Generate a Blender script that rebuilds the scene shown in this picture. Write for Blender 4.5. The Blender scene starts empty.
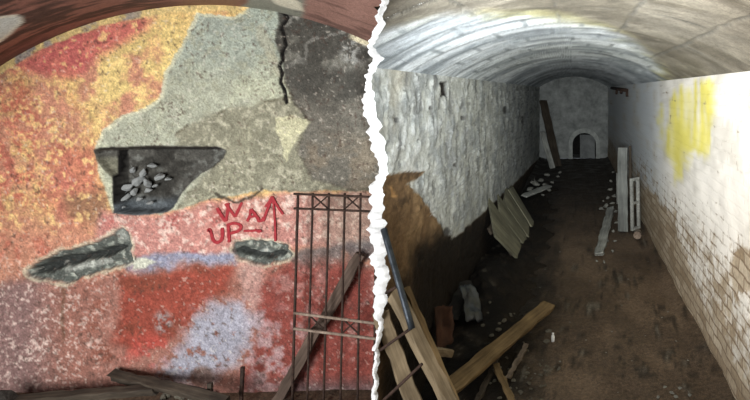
import bpy, bmesh, math, random
import numpy as np
from mathutils import Vector, Matrix

random.seed(7)
S = bpy.context.scene
C = S.collection
H = 1.7                      # camera height
F = 500.0                    # focal length, in photo pixels
VX, VY = 573.0, 91.0         # where the tunnel's lines meet
WL, WR = -0.85, 0.884        # tunnel walls
YB = 12.69                   # tunnel end wall
D = 2.85                     # painted wall
SPZ, APZ = H + 0.10, H + 0.36


def P(px, py, d):
    return Vector(((px - VX) / F * d, d, H - (py - VY) / F * d))


def PF(px, py, z=0.0):
    """the point at height z seen at this spot"""
    d = (H - z) * F / (py - VY)
    return Vector(((px - VX) / F * d, d, z))


# ------------------------------------------------------------------ noise
def _hash(ix, iy, seed):
    h = (ix.astype(np.int64) * 374761393 + iy.astype(np.int64) * 668265263 + seed * 1442695041) & 0xFFFFFFFF
    h = ((h ^ (h >> 13)) * 1274126177) & 0xFFFFFFFF
    h = h ^ (h >> 16)
    return (h & 0xFFFF) / 65535.0


def vnoise(x, y, seed=0):
    ix, iy = np.floor(x), np.floor(y)
    fx, fy = x - ix, y - iy
    fx = fx * fx * (3 - 2 * fx)
    fy = fy * fy * (3 - 2 * fy)
    a = _hash(ix, iy, seed); b = _hash(ix + 1, iy, seed)
    c = _hash(ix, iy + 1, seed); d = _hash(ix + 1, iy + 1, seed)
    return (a * (1 - fx) + b * fx) * (1 - fy) + (c * (1 - fx) + d * fx) * fy


def fbm(x, y, size, octs=4, seed=0, rough=0.55):
    s = 0; a = 1.0; t = 0
    for k in range(octs):
        s = s + a * vnoise(x / size + 17.3 * k, y / size - 9.1 * k, seed + k * 13)
        t += a; a *= rough; size /= 2.03
    return s / t


def sst(v, a, b):
    t = np.clip((v - a) / (b - a), 0, 1)
    return t * t * (3 - 2 * t)


def polysd(x, y, poly):
    """distance to the outline, positive inside"""
    x = np.asarray(x, float); y = np.asarray(y, float)
    dist = np.full(x.shape, 1e9); inside = np.zeros(x.shape, bool)
    n = len(poly)
    for i in range(n):
        x0, y0 = poly[i]; x1, y1 = poly[(i + 1) % n]
        ex, ey = x1 - x0, y1 - y0
        t = np.clip(((x - x0) * ex + (y - y0) * ey) / (ex * ex + ey * ey + 1e-9), 0, 1)
        dist = np.minimum(dist, np.hypot(x - x0 - t * ex, y - y0 - t * ey))
        if y0 != y1:
            cr = ((y0 > y) != (y1 > y)) & (x < (x1 - x0) * (y - y0) / (y1 - y0) + x0)
            inside ^= cr
    return np.where(inside, dist, -dist)


def linesd(x, y, pts):
    dist = np.full(np.shape(x), 1e9)
    for (x0, y0), (x1, y1) in zip(pts[:-1], pts[1:]):
        ex, ey = x1 - x0, y1 - y0
        t = np.clip(((x - x0) * ex + (y - y0) * ey) / (ex * ex + ey * ey + 1e-9), 0, 1)
        dist = np.minimum(dist, np.hypot(x - x0 - t * ex, y - y0 - t * ey))
    return dist


def lin(c):
    c = np.asarray(c, float) / 255.0
    return np.where(c <= 0.04045, c / 12.92, ((c + 0.055) / 1.055) ** 2.4)


class Paint:
    def __init__(self, n, base):
        self.c = np.tile(np.asarray(base, float), (n, 1))

    def lay(self, col, m):
        m = np.clip(m, 0, 1)[:, None]
        self.c = self.c * (1 - m) + np.asarray(col, float) * m

    def mul(self, k):
        self.c = self.c * np.clip(k, 0, 3)[:, None]


# ------------------------------------------------------------------ materials
def new_mat(name, rough=0.85, spec=0.3):
    m = bpy.data.materials.new(name); m.use_nodes = True
    nt = m.node_tree; b = nt.nodes['Principled BSDF']
    b.inputs['Roughness'].default_value = rough
    b.inputs['Specular IOR Level'].default_value = spec
    return m, nt, b


def nd(nt, t, **kw):
    n = nt.nodes.new(t)
    for k, v in kw.items():
        if k in n.inputs: n.inputs[k].default_value = v
        else: setattr(n, k, v)
    return n


def mixc(nt, a, b, fac, mode='MIX'):
    n = nt.nodes.new('ShaderNodeMix'); n.data_type = 'RGBA'; n.blend_type = mode
    for i, v in ((0, fac), (6, a), (7, b)):
        if hasattr(v, 'links'): nt.links.new(v, n.inputs[i])
        else: n.inputs[i].default_value = v if i == 0 else (*v, 1)
    return n.outputs[2]


def ramp(nt, src, stops):
    r = nt.nodes.new('ShaderNodeValToRGB'); e = r.color_ramp.elements
    while len(e) < len(stops): e.new(0.5)
    for q, (p, c) in zip(e, stops):
        q.position = p; q.color = (*c, 1) if hasattr(c, '__len__') else (c, c, c, 1)
    nt.links.new(src, r.inputs[0]); return r.outputs[0]


def bump(nt, b, src, strength, dist=0.01, prev=None):
    n = nd(nt, 'ShaderNodeBump', Strength=strength, Distance=dist)
    nt.links.new(src, n.inputs['Height'])
    if prev is not None: nt.links.new(prev, n.inputs['Normal'])
    nt.links.new(n.outputs[0], b.inputs['Normal']); return n.outputs[0]


def noise(nt, scale, detail=6, rough=0.6, vec=None):
    n = nd(nt, 'ShaderNodeTexNoise', Scale=scale, Detail=detail, Roughness=rough)
    if vec is None: vec = coords(nt)
    nt.links.new(vec, n.inputs['Vector'])
    return n.outputs['Fac']


def coords(nt, scale=(1, 1, 1)):
    tc = nt.nodes.new('ShaderNodeTexCoord')
    if scale == (1, 1, 1): return tc.outputs['Object']
    mp = nd(nt, 'ShaderNodeMapping', Scale=scale); nt.links.new(tc.outputs['Object'], mp.inputs[0])
    return mp.outputs[0]


def painted_mat(name, grain=90, amount=0.35, bstr=0.5, rough=0.9, bscale=60):
    """the surface's own paint (stored on its points) broken up by fine grain"""
    m, nt, b = new_mat(name, rough, 0.2)
    at = nd(nt, 'ShaderNodeAttribute', attribute_name='paint')
    n1 = noise(nt, grain, 8, 0.75)
    k = ramp(nt, n1, [(0.25, 1 - amount), (0.5, 1.0), (0.75, 1 + amount * 0.7)])
    col = mixc(nt, at.outputs['Color'], k, 1.0, 'MULTIPLY')
    fine = ramp(nt, noise(nt, grain * 2.6, 4, 0.8), [(0.32, 1 - amount * 0.9), (0.52, 1.0), (0.68, 1 + amount * 0.6)])
    col = mixc(nt, col, fine, 1.0, 'MULTIPLY')
    pits = ramp(nt, noise(nt, grain * 0.8, 6, 0.85), [(0.30, 0.35), (0.40, 1.0)])
    col = mixc(nt, col, pits, 0.8, 'MULTIPLY')
    nt.links.new(col, b.inputs['Base Color'])
    n2 = noise(nt, bscale, 10, 0.7)
    bump(nt, b, n2, bstr, 0.012)
    return m


def wood_mat(name, dark, light, scale=1.0, rough=0.8):
    m, nt, b = new_mat(name, rough, 0.25)
    v = coords(nt, (1.6 * scale, 26 * scale, 26 * scale))
    n = noise(nt, 2.2, 8, 0.65, v)
    big = noise(nt, 3.0, 4, 0.6)
    c = ramp(nt, n, [(0.28, tuple(lin(dark))), (0.72, tuple(lin(light)))])
    k = ramp(nt, big, [(0.3, 0.55), (0.65, 1.15)])
    nt.links.new(mixc(nt, c, k, 1.0, 'MULTIPLY'), b.inputs['Base Color'])
    bump(nt, b, n, 0.5, 0.006)
    return m


def rough_mat(name, dark, light, scale=14, bscale=40, bstr=0.6, rough=0.9, metal=0.0, spec=0.3):
    m, nt, b = new_mat(name, rough, spec)
    n = noise(nt, scale, 8, 0.65)
    c = ramp(nt, n, [(0.3, tuple(lin(dark))), (0.7, tuple(lin(light)))])
    nt.links.new(c, b.inputs['Base Color'])
    b.inputs['Metallic'].default_value = metal
    bump(nt, b, noise(nt, bscale, 8, 0.7), bstr, 0.01)
    return m


# ------------------------------------------------------------------ mesh helpers
def link(name, me, mats=(), parent=None):
    o = bpy.data.objects.new(name, me); C.objects.link(o)
    for m in mats if isinstance(mats, (list, tuple)) else [mats]:
        me.materials.append(m)
    if parent is not None: o.parent = parent
    return o


def bm_obj(name, bm, mat, parent=None, smooth=False):
    bmesh.ops.recalc_face_normals(bm, faces=bm.faces)
    me = bpy.data.meshes.new(name); bm.to_mesh(me); bm.free()
    if smooth:
        for p in me.polygons: p.use_smooth = True
    return link(name, me, mat, parent)


def grid_obj(name, pts, nu, nv, mat, paint=None, smooth=True, parent=None, flip=False):
    """pts: (nu*nv,3) row-major [u][v]"""
    i = np.arange(nu * nv).reshape(nu, nv)
    f = np.stack([i[:-1, :-1], i[1:, :-1], i[1:, 1:], i[:-1, 1:]], -1).reshape(-1, 4)
    if flip: f = f[:, ::-1]
    me = bpy.data.meshes.new(name)
    me.vertices.add(nu * nv); me.vertices.foreach_set('co', np.ascontiguousarray(pts, np.float32).ravel())
    me.loops.add(f.size); me.loops.foreach_set('vertex_index', np.ascontiguousarray(f, np.int32).ravel())
    me.polygons.add(len(f)); me.polygons.foreach_set('loop_start', np.arange(0, f.size, 4, dtype=np.int32))
    me.update(calc_edges=True)
    if smooth: me.polygons.foreach_set('use_smooth', np.ones(len(f), bool))
    if paint is not None:
        a = me.attributes.new('paint', 'FLOAT_COLOR', 'POINT')
        rgba = np.ones((nu * nv, 4), np.float32); rgba[:, :3] = np.clip(paint, 0, 1)
        a.data.foreach_set('color', rgba.ravel())
    me.validate()
    return link(name, me, mat, parent)


def tag(o, label, cat, group=None, kind=None):
    if label: o['label'] = label
    if cat: o['category'] = cat
    if group: o['group'] = group
    if kind: o['kind'] = kind
    return o


def struct(o, label=None):
    o['kind'] = 'structure'
    if label: o['label'] = label
    return o


def empty(name, loc, rot=None):
    o = bpy.data.objects.new(name, None); C.objects.link(o)
    o.empty_display_size = 0.05
    o.location = loc
    if rot is not None: o.rotation_euler = rot
    return o


def plank_bm(L, W, T, jag=0.004, seg=14, bend=0.0, taper=1.0, split=0.0, seed=0):
    """a weathered board along local +X from 0 to L, its ends ragged"""
    rnd = random.Random(seed)
    bm = bmesh.new(); rings = []
    ch = min(W, T) * 0.14
    for i in range(seg + 1):
        t = i / seg; x = L * t
        k = 1 + (taper - 1) * t
        w, h = W * k / 2, T / 2
        oz = bend * math.sin(math.pi * t)
        oy = rnd.uniform(-jag, jag)
        prof = [(-w + ch, -h), (w - ch, -h), (w, -h + ch), (w, h - ch), (w - ch, h), (-w + ch, h), (-w, h - ch), (-w, -h + ch)]
        ring = []
        for (y, z) in prof:
            ex = 0
            if i in (0, seg): ex = rnd.uniform(-1, 1) * split
            ring.append(bm.verts.new((x + ex, y + oy + rnd.uniform(-jag, jag), z + oz + rnd.uniform(-jag, jag) * 0.6)))
        rings.append(ring)
    for a, b in zip(rings[:-1], rings[1:]):
        for j in range(8):
            bm.faces.new((a[j], a[(j + 1) % 8], b[(j + 1) % 8], b[j]))
    bm.faces.new(rings[0]); bm.faces.new(list(reversed(rings[-1])))
    return bm


def frame_from(p0, p1, face):
    """matrix: X along p0->p1, Z towards `face`, origin p0"""
    x = (p1 - p0).normalized(); z = (face - x * face.dot(x)).normalized(); y = z.cross(x)
    m = Matrix((x, y, z)).transposed().to_4x4(); m.translation = p0
    return m


def board(name, p0, p1, W, T, face, mat, label=None, cat=None, group=None, parent=None, **kw):
    p0, p1 = Vector(p0), Vector(p1)
    o = bm_obj(name, plank_bm((p1 - p0).length, W, T, **kw), mat, parent)
    o.matrix_world = frame_from(p0, p1, Vector(face))
    if label: tag(o, label, cat, group)
    return o


def tube_bm(pts, r, seg=10, bm=None, cap=True, jag=0.0, rnd=random):
    bm = bm or bmesh.new()
    pts = [Vector(p) for p in pts]; rings = []
    for i, p in enumerate(pts):
        d = (pts[min(i + 1, len(pts) - 1)] - pts[max(i - 1, 0)]).normalized()
        up = Vector((0, 0, 1)) if abs(d.z) < 0.9 else Vector((1, 0, 0))
        a = d.cross(up).normalized(); b = d.cross(a)
        rr = r[i] if hasattr(r, '__len__') else r
        rings.append([bm.verts.new(p + (a * math.cos(q) + b * math.sin(q)) * (rr + rnd.uniform(-jag, jag)))
                      for q in (2 * math.pi * k / seg for k in range(seg))])
    for x, y in zip(rings[:-1], rings[1:]):
        for j in range(seg):
            bm.faces.new((x[j], x[(j + 1) % seg], y[(j + 1) % seg], y[j]))
    if cap:
        bm.faces.new(rings[0]); bm.faces.new(list(reversed(rings[-1])))
    return bm


def box_bm(sx, sy, sz, bevel=0.003, bm=None, at=(0, 0, 0)):
    own = bm is None
    bm = bm or bmesh.new()
    r = bmesh.ops.create_cube(bm, size=1, matrix=Matrix.Translation(at) @ Matrix.Diagonal((sx, sy, sz, 1)))
    if bevel and own: bmesh.ops.bevel(bm, geom=bm.edges[:], offset=bevel, segments=1, affect='EDGES')
    return bm


def rock_mesh(seed, squash=(1, 0.8, 0.6)):
    rnd = random.Random(seed); bm = bmesh.new()
    for k in range(16):
        v = Vector((rnd.gauss(0, 1), rnd.gauss(0, 1), rnd.gauss(0, 1))).normalized() * rnd.uniform(0.8, 1.0)
        bm.verts.new((v.x * squash[0], v.y * squash[1], v.z * squash[2]))
    g = bmesh.ops.convex_hull(bm, input=bm.verts)
    junk = [v for v in bm.verts if not v.link_faces]
    bmesh.ops.delete(bm, geom=junk, context='VERTS')
    bmesh.ops.bevel(bm, geom=bm.edges[:], offset=0.06, segments=1, affect='EDGES')
    bmesh.ops.recalc_face_normals(bm, faces=bm.faces)
    me = bpy.data.meshes.new('stone'); bm.to_mesh(me); bm.free()
    return me


# ================================================================== SETTING
# ---- the painted end wall of the left bay
SC = F / D
xs = np.concatenate([np.arange(-200, -8, 2.5), np.arange(-8, 396, 1.0), np.arange(396, 412, 5.0)])
ys = np.concatenate([np.arange(-50, -6, 3.0), np.arange(-6, 396, 1.0)])
X, Y = [a.ravel() for a in np.meshgrid(xs, ys, indexing='ij')]
wx = (fbm(X, Y, 14, 4, 3) - 0.5) * 9; wy = (fbm(X, Y, 14, 4, 9) - 0.5) * 9
U, V = X + wx, Y + wy
fx = (fbm(X, Y, 5, 3, 23) - 0.5) * 4; fy = (fbm(X, Y, 5, 3, 29) - 0.5) * 4
A, B = X + fx, Y + fy
n1 = fbm(X, Y, 60, 5, 1); n2 = fbm(X, Y, 22, 5, 2); n3 = fbm(X, Y, 9, 4, 4); n4 = fbm(X, Y, 4, 3, 5); n5 = fbm(X, Y, 3, 2, 8)
pt = Paint(len(X), (198, 140, 114))
# yellow ochre and rose mottling of the upper wall
pt.lay((218, 184, 122), sst(n2 * 0.5 + n1 * 0.4 + n4 * .2 + (X - 60) / 900 + (Y - 120) / 1500, 0.43, 0.66) * sst(Y, 240, 200))
pt.lay((226, 200, 132), sst(110 - np.hypot((X - 150) / 0.75, Y - 85), 0, 60) * sst(n2, 0.3, 0.55) * 0.85)
pt.lay((194, 112, 92), sst(n3 * 0.5 + n2 * 0.6, 0.58, 0.72) * sst(X, 120, 40) * sst(Y, 60, 120) * 0.7)
red = [(8, 66), (60, 36), (110, 20), (150, 16), (148, 30), (120, 45), (98, 58), (80, 76), (60, 80), (34, 72), (14, 72)]
pt.lay((198, 98, 98), sst(polysd(U, V, red), -7, 8) * (0.6 + 0.4 * n3))
red2 = [(0, 95), (22, 80), (40, 120), (30, 180), (8, 210), (-40, 200), (-40, 90)]
pt.lay((194, 110, 92), sst(polysd(U, V, red2), -14, 12) * sst(n3, 0.35, 0.6) * 0.8)
red3 = [(60, 150), (92, 148), (100, 180), (112, 215), (70, 225), (45, 200)]
pt.lay((194, 114, 98), sst(polysd(U, V, red3), -12, 10) * 0.75)
olive = [(62, 196), (100, 190), (118, 205), (100, 222), (70, 220)]
pt.lay((140, 112, 84), sst(polysd(U, V, olive), -8, 8) * 0.7)
pt.lay((228, 196, 132), sst(n3 * 0.6 + n4 * 0.5, 0.6, 0.75) * sst(Y, 250, 215) * 0.8)
# rose band with the graffiti
pink = [(100, 212), (160, 214), (205, 200), (300, 192), (376, 190), (420, 190), (420, 250), (290, 246), (230, 256), (130, 262), (95, 240)]
pt.lay((192, 136, 126), sst(polysd(U, V, pink), -6, 6) * 0.95)
pt.lay((178, 92, 86), sst(polysd(U, V, pink), -2, 10) * sst(n2, 0.5, 0.68) * sst(X, 260, 200) * 0.75)
pt.lay((214, 192, 178), sst(polysd(U, V, pink), -2, 6) * sst(n4 * 0.6 + n3 * 0.5, 0.56, 0.68) * 0.75)
pt.lay((160, 140, 124), sst(polysd(U, V, pink), -2, 6) * sst(X, 280, 350) * 0.7)
# blue-grey painted band
blue = [(120, 262), (150, 256), (190, 252), (236, 252), (236, 264), (190, 270), (130, 276)]
pt.lay((142, 150, 172), sst(polysd(U, V, blue), -3, 3) * 0.9)
blue2 = [(286, 252), (376, 238), (420, 236), (420, 270), (370, 270), (290, 272)]
pt.lay((100, 98, 98), sst(polysd(U, V, blue2), -4, 5) * sst(n2, 0.25, 0.5) * 0.8)
# lower wall: dusty rose left, deep red right
low = [(-220, 284), (30, 282), (120, 274), (240, 264), (420, 270), (420, 420), (-220, 420)]
mlow = sst(polysd(X + wx * 2, Y + wy * 3, low), -12, 9)
pt.lay((160, 112, 98), mlow)
pt.lay((146, 118, 114), mlow * sst(X, 70, 20) * 0.85)
reds = [(120, 278), (180, 270), (236, 265), (226, 290), (205, 305), (190, 322), (160, 345), (130, 352), (112, 340), (122, 310)]
pt.lay((148, 72, 58), sst(polysd(U, V, reds), -6, 6) * 0.95)
redr = [(250, 290), (290, 262), (420, 272), (420, 420), (250, 420), (240, 380), (262, 330)]
pt.lay((130, 64, 56), sst(polysd(U, V, redr), -8, 8) * 0.9)
pt.lay((168, 128, 120), sst(polysd(U, V, redr), -2, 8) * sst(n2 * 0.6 + n3 * 0.4, 0.52, 0.66) * 0.65)
pt.lay((128, 70, 54), mlow * sst(n2, 0.55, 0.7) * sst(X, 60, 130) * sst(X, 260, 180) * 0.8)
pt.lay((190, 84, 74), sst(32 - np.hypot(X - 150, (Y - 352) * 1.5), -6, 20) * sst(n3, 0.4, 0.6) * 0.7)
wht = [(190, 318), (212, 305), (238, 300), (262, 318), (250, 352), (232, 368), (200, 384), (150, 388), (165, 360), (180, 345)]
mw = sst(polysd(X + 2 * wx, Y + 2 * wy, wht), -14, 14)
pt.lay((162, 160, 170), mw * sst(n3 * 0.5 + n4 * 0.5 + mw * 0.22, 0.46, 0.62))
pt.lay((182, 160, 162), mlow * sst(X, 235, 260) * sst(X, 320, 285) * sst(n3, 0.4, 0.6) * sst(Y, 290, 330) * 0.6)
# white salt bloom
n6 = fbm(X, Y, 2.2, 2, 15)
sp = sst(n4 * 0.35 + n3 * 0.3 + n6 * 0.5, 0.63, 0.74)
pt.lay((226, 206, 192), sp * sst(70 - np.hypot(X - 28, (Y - 325) * 0.8), -15, 35) * 0.65)
pt.lay((214, 188, 176), sp * mlow * sst(X, 130, 90) * 0.6)
pt.lay((150, 140, 138), sst(9 - np.hypot(X - 163, (Y - 322) * 0.8), -4, 4) * sst(n4, 0.35, 0.55) * 0.85)
pt.lay((110, 84, 72), sst(11 - np.hypot(X - 202, (Y - 377)), -3, 3) * 0.75)
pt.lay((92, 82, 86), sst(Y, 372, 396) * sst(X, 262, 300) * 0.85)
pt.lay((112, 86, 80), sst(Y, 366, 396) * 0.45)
pt.lay((106, 78, 60), sst(1.6 - np.abs(X - 63 + (n3 - .5) * 5), -1, 1) * sst(Y, 282, 290) * sst(Y, 352, 330) * 0.6)
# bare pale plaster
plaster = [(197, 13), (233, 17), (245, 10), (262, 1), (280, -30), (420, -30), (420, 193), (330, 190), (300, 192), (262, 190), (232, 196),
           (208, 199), (186, 207), (160, 214), (112, 213), (106, 190), (98, 170), (95, 148), (102, 132), (120, 117), (146, 108),
           (160, 97), (165, 72), (181, 46)]
sdp = polysd(X + fx * 0.8, Y + fy * 0.8, plaster)
mp = sst(sdp, -1.2, 1.2)
pt.lay((172, 174, 154), mp)
pt.lay((190, 192, 166), mp * sst(n2 * 0.7 + n1 * 0.4, 0.5, 0.68) * 0.8)
pt.lay((156, 166, 156), mp * sst(Y, 95, 40) * 0.7)
pt.lay((140, 140, 120), mp * sst(n3 * 0.5 + n4 * 0.5, 0.54, 0.66) * 0.6)
old = [(176, 132), (200, 118), (240, 106), (282, 100), (300, 96), (420, 100), (420, 193), (300, 192), (215, 198), (190, 205), (176, 208), (222, 152), (176, 148)]
pt.lay((134, 130, 110), sst(polysd(U, V, old), -4, 4) * mp * 0.8)
pt.lay((178, 174, 152), sst(polysd(U, V, old), -4, 4) * mp * sst(n3 * .6 + n4 * .5, 0.58, 0.7) * 0.7)
pt.lay((206, 204, 176), sst(2.2 - np.abs(sdp - 1.0), 0, 1.2) * sst(Y, 240, 160) * sst(X, 258, 245) * sst(Y, 10, 14) * 0.8)
pt.lay((88, 82, 66), sst(2.0 - np.abs(polysd(U, V, old)), -1, 1.5) * sst(n2, 0.42, 0.58) * mp * 0.6)
# dark cement mass at the upper right
cem = [(277, 6), (300, 11), (352, 30), (378, 48), (420, 60), (420, 192), (352, 190), (312, 180), (296, 150), (308, 121), (292, 104), (284, 84), (282, 60), (274, 40), (278, 22)]
sdc = polysd(A, B, cem); mc = sst(sdc, -1.5, 2)
pt.lay((112, 108, 98), mc)
pt.lay((76, 74, 68), mc * sst(Y + (n2 - .5) * 40, 118, 84) * 0.95)
pt.lay((124, 122, 112), mc * sst(Y, 78, 60) * sst(fbm(X + Y * .6, Y - X * .5, 20, 4, 41), 0.52, 0.66) * 0.8)
pt.lay((150, 148, 140), mc * sst(np.sin((X * 0.25 + Y * 0.5) * 0.35 + 7 * n2), 0.82, 1.0) * sst(Y, 78, 55) * 0.6)
pt.lay((152, 152, 146), sst(14 - np.hypot(X - 352, Y - 52), -4, 6) * sst(n4, 0.42, 0.58) * 0.8)
pt.lay((52, 50, 46), sst(8 - np.hypot(X - 362, Y - 54), -2, 3) * 0.7)
pt.lay((134, 122, 104), mc * sst(Y, 125, 150) * sst(n2, 0.42, 0.6) * 0.7)
pt.lay((172, 166, 142), sst(polysd(A, B, [(255, 26), (262, 24), (270, 40), (280, 66), (284, 84), (276, 74), (264, 52), (256, 38)]), -2, 2) * 0.5)
pt.lay((200, 196, 162), sst(polysd(A, B, [(274, 118), (292, 115), (310, 121), (300, 134), (291, 150), (285, 164), (281, 146), (275, 132)]), -1, 1.2))
pt.lay((212, 206, 184), sst(polysd(A, B, [(268, -2), (300, -2), (304, 11), (290, 8), (276, 3)]), -1, 1))
# cream border under the vault
arc = 380 - np.hypot(X - 207, Y - 385)
pt.lay((216, 190, 130), sst(6.5 + (n3 - .5) * 5 - arc, -1, 1) * sst(X, 248, 236))
pt.lay((150, 142, 138), sst(6.5 - arc, -1, 1) * sst(X, 248, 236) * sst(n2, 0.56, 0.66) * sst(X, 170, 120) * 0.9)
pt.lay((196, 186, 156), sst(6 - arc, -1, 1) * sst(X, 345, 352))
# holes and gouges: bare grey masonry, with recess shade painted in darker
hole = [(112, 149), (150, 147), (216, 148), (224, 152), (221, 158), (211, 166), (200, 172), (190, 181), (180, 192), (172, 206), (166, 211), (140, 214), (114, 212), (113, 180)]
hole2 = [(95, 150), (113, 148), (113, 178), (104, 170), (97, 160)]
sdh = polysd(X + fx * 0.5, Y + fy * 0.25, hole); sdh2 = polysd(X + fx * 0.6, Y + fy * 0.4, hole2)
mh, mh2 = sst(sdh, -2.2, -0.8), sst(sdh2, -2.0, -0.8)
mhd, mh2d = sst(sdh, -0.4, 1.0), sst(sdh2, -0.4, 1.0)
gL = [(26, 272), (34, 264), (48, 257), (60, 251), (78, 248), (98, 242), (112, 234), (122, 228), (128, 232), (131, 250), (133, 262), (118, 266), (100, 272), (84, 276), (66, 284), (46, 280), (30, 278)]
gR = [(231, 250), (236, 242), (252, 240), (272, 242), (286, 245), (292, 254), (288, 260), (274, 262), (262, 266), (250, 262), (238, 258)]
sdgL = polysd(A, B, gL); sdgR = polysd(A, B, gR)
rim = np.maximum(sst(sdgL, -5, -2), 0) * (1 - sst(sdgL, -1, 1)); rim2 = sst(sdgR, -4, -1.5) * (1 - sst(sdgR, -1, 1))
pt.lay((196, 190, 164), np.maximum(rim, rim2) * 0.75 * sst(n3, .25, .5))
pt.lay((186, 152, 142), sst(polysd(U, V, [(236, 258), (260, 264), (264, 302), (252, 310), (240, 290)]), -4, 5) * .7)
pt.lay((204, 204, 186), sst(polysd(A, B, [(132, 258), (146, 258), (156, 262), (146, 268), (133, 270)]), -1.5, 1.5))
mgL, mgR = sst(sdgL, -1, 1.2), sst(sdgR, -1, 1.2)
pt.lay((92, 96, 90), np.maximum(mgL, mgR))
pt.lay((160, 164, 152), np.maximum(mgL, mgR) * sst(n4 * .5 + n3 * .6, 0.58, 0.7) * 0.85)
pt.lay((178, 180, 170), mgL * sst(3.2 - linesd(A, B, [(62, 270), (84, 266), (108, 262)]), -1, 1.5) * 0.8)
pt.lay((178, 180, 170), mgL * sst(7 - np.hypot(X - 120, Y - 236), -2, 4) * 0.7)
pt.lay((150, 156, 150), mgR * sst(2.6 - linesd(A, B, [(250, 258), (264, 250), (278, 258)]), -1, 1.5) * 0.8)
darkL = [(27, 272), (40, 262), (66, 255), (92, 252), (112, 246), (124, 248), (112, 256), (84, 262), (60, 268), (44, 276), (30, 276)]
dL = sst(polysd(U, V, darkL), -1.5, 3)
dR = sst(polysd(U, V, [(233, 251), (240, 246), (262, 252), (286, 254), (280, 259), (252, 258)]), -1.5, 2)
pt.lay((48, 50, 48), np.maximum(dL * mgL, dR * mgR) * 0.9)
pt.lay((84, 82, 76), np.maximum(mh, mh2))
pt.lay((104, 104, 98), np.maximum(mh, mh2) * sst(n3 * .6 + n4 * .4, 0.5, 0.68))
pt.lay((44, 42, 38), mh * sst(n2, 0.45, 0.6) * 0.7)
pt.lay((96, 104, 110), mh * sst(Y, 196, 208) * 0.7)
pt.lay((122, 120, 102), mh2 * sst(Y, 154, 162) * sst(112 - X, -1, 1) * 0.85)
pt.lay((22, 20, 18), sst(1.3 - np.abs(X - 112.5), -.6, .4) * sst(Y, 150, 152) * sst(Y, 206, 202))  # gap shadow along the hole's left jamb, painted as a line
pt.lay((24, 22, 20), sst(1.6 - np.abs(Y - 149.5), -.6, .6) * sst(X, 96, 99) * sst(X, 222, 216) * .9)  # shade under the hole's top edge, painted in
crack = [(280, 9), (285, 17), (279, 28), (281, 34), (283, 45), (280, 52), (281, 60), (278, 66), (281, 73), (279, 82), (283, 90), (285, 102)]
dcr = linesd(X + fx * .4, Y + fy * .4, crack)
pt.lay((26, 24, 22), sst(1.7 - dcr, -0.5, 0.5))
for seg_ in ([(214, 195), (226, 199), (236, 202), (250, 198), (262, 190)], [(96, 150), (150, 148), (214, 148), (221, 152)]):
    pt.lay((60, 54, 46), sst(1.3 - linesd(A, B, seg_), -0.8, 0.6) * 0.75)
rg = np.random.default_rng(3)
pt.c *= ((0.84 + 0.32 * n4) * (1 + 0.11 * 0.55 * rg.standard_normal(len(X)).clip(-2, 2)))[:, None]
spk = sst(fbm(X, Y, 3.0, 3, 51), 0.66, 0.76) * sst(n2, .38, .55)
pt.lay((78, 62, 54), spk * 0.55 * (1 - np.maximum(mh, mh2)))
pt.lay((232, 222, 206), sst(fbm(X, Y, 2.6, 3, 57), 0.7, 0.8) * 0.45 * (1 - np.maximum(mh, mh2)))
dep = 0.008 * mp + 0.012 * mc + 0.085 * mhd + 0.035 * mh2d + 0.05 * (mgL * 0.45 + dL * mgL) + 0.04 * (mgR * 0.5 + dR * mgR)
dep += 0.012 * sst(1.4 - dcr, -0.8, 0.6)
dep += (n2 - 0.5) * 0.02 * np.maximum(0.3, mc) + (n3 - 0.5) * (0.04 * mhd + 0.04 * np.maximum(mgL, mgR) + 0.006)
pts = np.stack([(X - VX) / SC, D + dep, H - (Y - VY) / SC], -1)
M_paint = painted_mat('flaking_painted_plaster', 70, 0.45, 0.55, 0.92, 80)
struct(grid_obj('wall_left', pts, len(xs), len(ys), M_paint, lin(pt.c)), 'end wall with flaking red and yellow paint and bare grey plaster')

# ---- skewed vault over the left bay
nu, nv = 72, 260
yy = list(np.linspace(D + 0.02, 1.7, 60)) + [1.7] * 12   # the last rows turn up into the face above the arch
pv = []; colv = []
for iy, y in enumerate(yy):
    RA = 2.166 + max(0, iy - 59) * 0.14
    xc = -0.732 * y
    xr = -0.93 if y > 2.5 else -0.86 if y > 2.15 else -0.93 + (2.25 - y) / 0.55 * 0.46
    a1 = math.acos(max(-1, min(1, (xr - xc) / 2.166)))
    th = np.linspace(a1, math.pi * 0.97, nv)
    pv.append(np.stack([xc + RA * np.cos(th), np.full(nv, y), 0.024 + RA * np.sin(th)], -1))
pv = np.concatenate(pv)
vx = VX + pv[:, 0] / pv[:, 1] * F; vy = VY - (pv[:, 2] - H) / pv[:, 1] * F
sa, sb = pv[:, 0] * 100 + pv[:, 1] * 73, pv[:, 1] * 100 + np.repeat(np.maximum(0, np.arange(nu) - 59), nv) * 14
q1 = fbm(sa, sb * 1.0, 40, 5, 61); q2 = fbm(sa * .35, sb * 1.6, 9, 4, 63)
pt = Paint(len(pv), (136, 92, 80))
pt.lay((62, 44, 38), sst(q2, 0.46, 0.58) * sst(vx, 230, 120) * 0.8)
pt.lay((122, 84, 74), sst(q1, 0.5, 0.66) * 0.7)
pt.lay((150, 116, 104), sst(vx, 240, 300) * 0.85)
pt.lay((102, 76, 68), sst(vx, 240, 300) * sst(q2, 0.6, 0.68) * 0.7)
pt.lay((140, 112, 74), sst(vx, 170, 200) * sst(vx, 255, 230) * 0.5)
pale = [(-60, 24), (0, 16), (18, 14), (23, 21), (10, 34), (0, 42), (-60, 74)]
sdq = polysd(vx, vy, pale)
pt.lay((206, 212, 208), sst(sdq, -0.6, 0.6)); pt.lay((222, 220, 206), sst(1.2 - np.abs(sdq - 1), -0.5, 0.6))
pv[:, 2] += (q1 - 0.5) * 0.03 * sst(pv[:, 1], D, D - 0.15)
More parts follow.
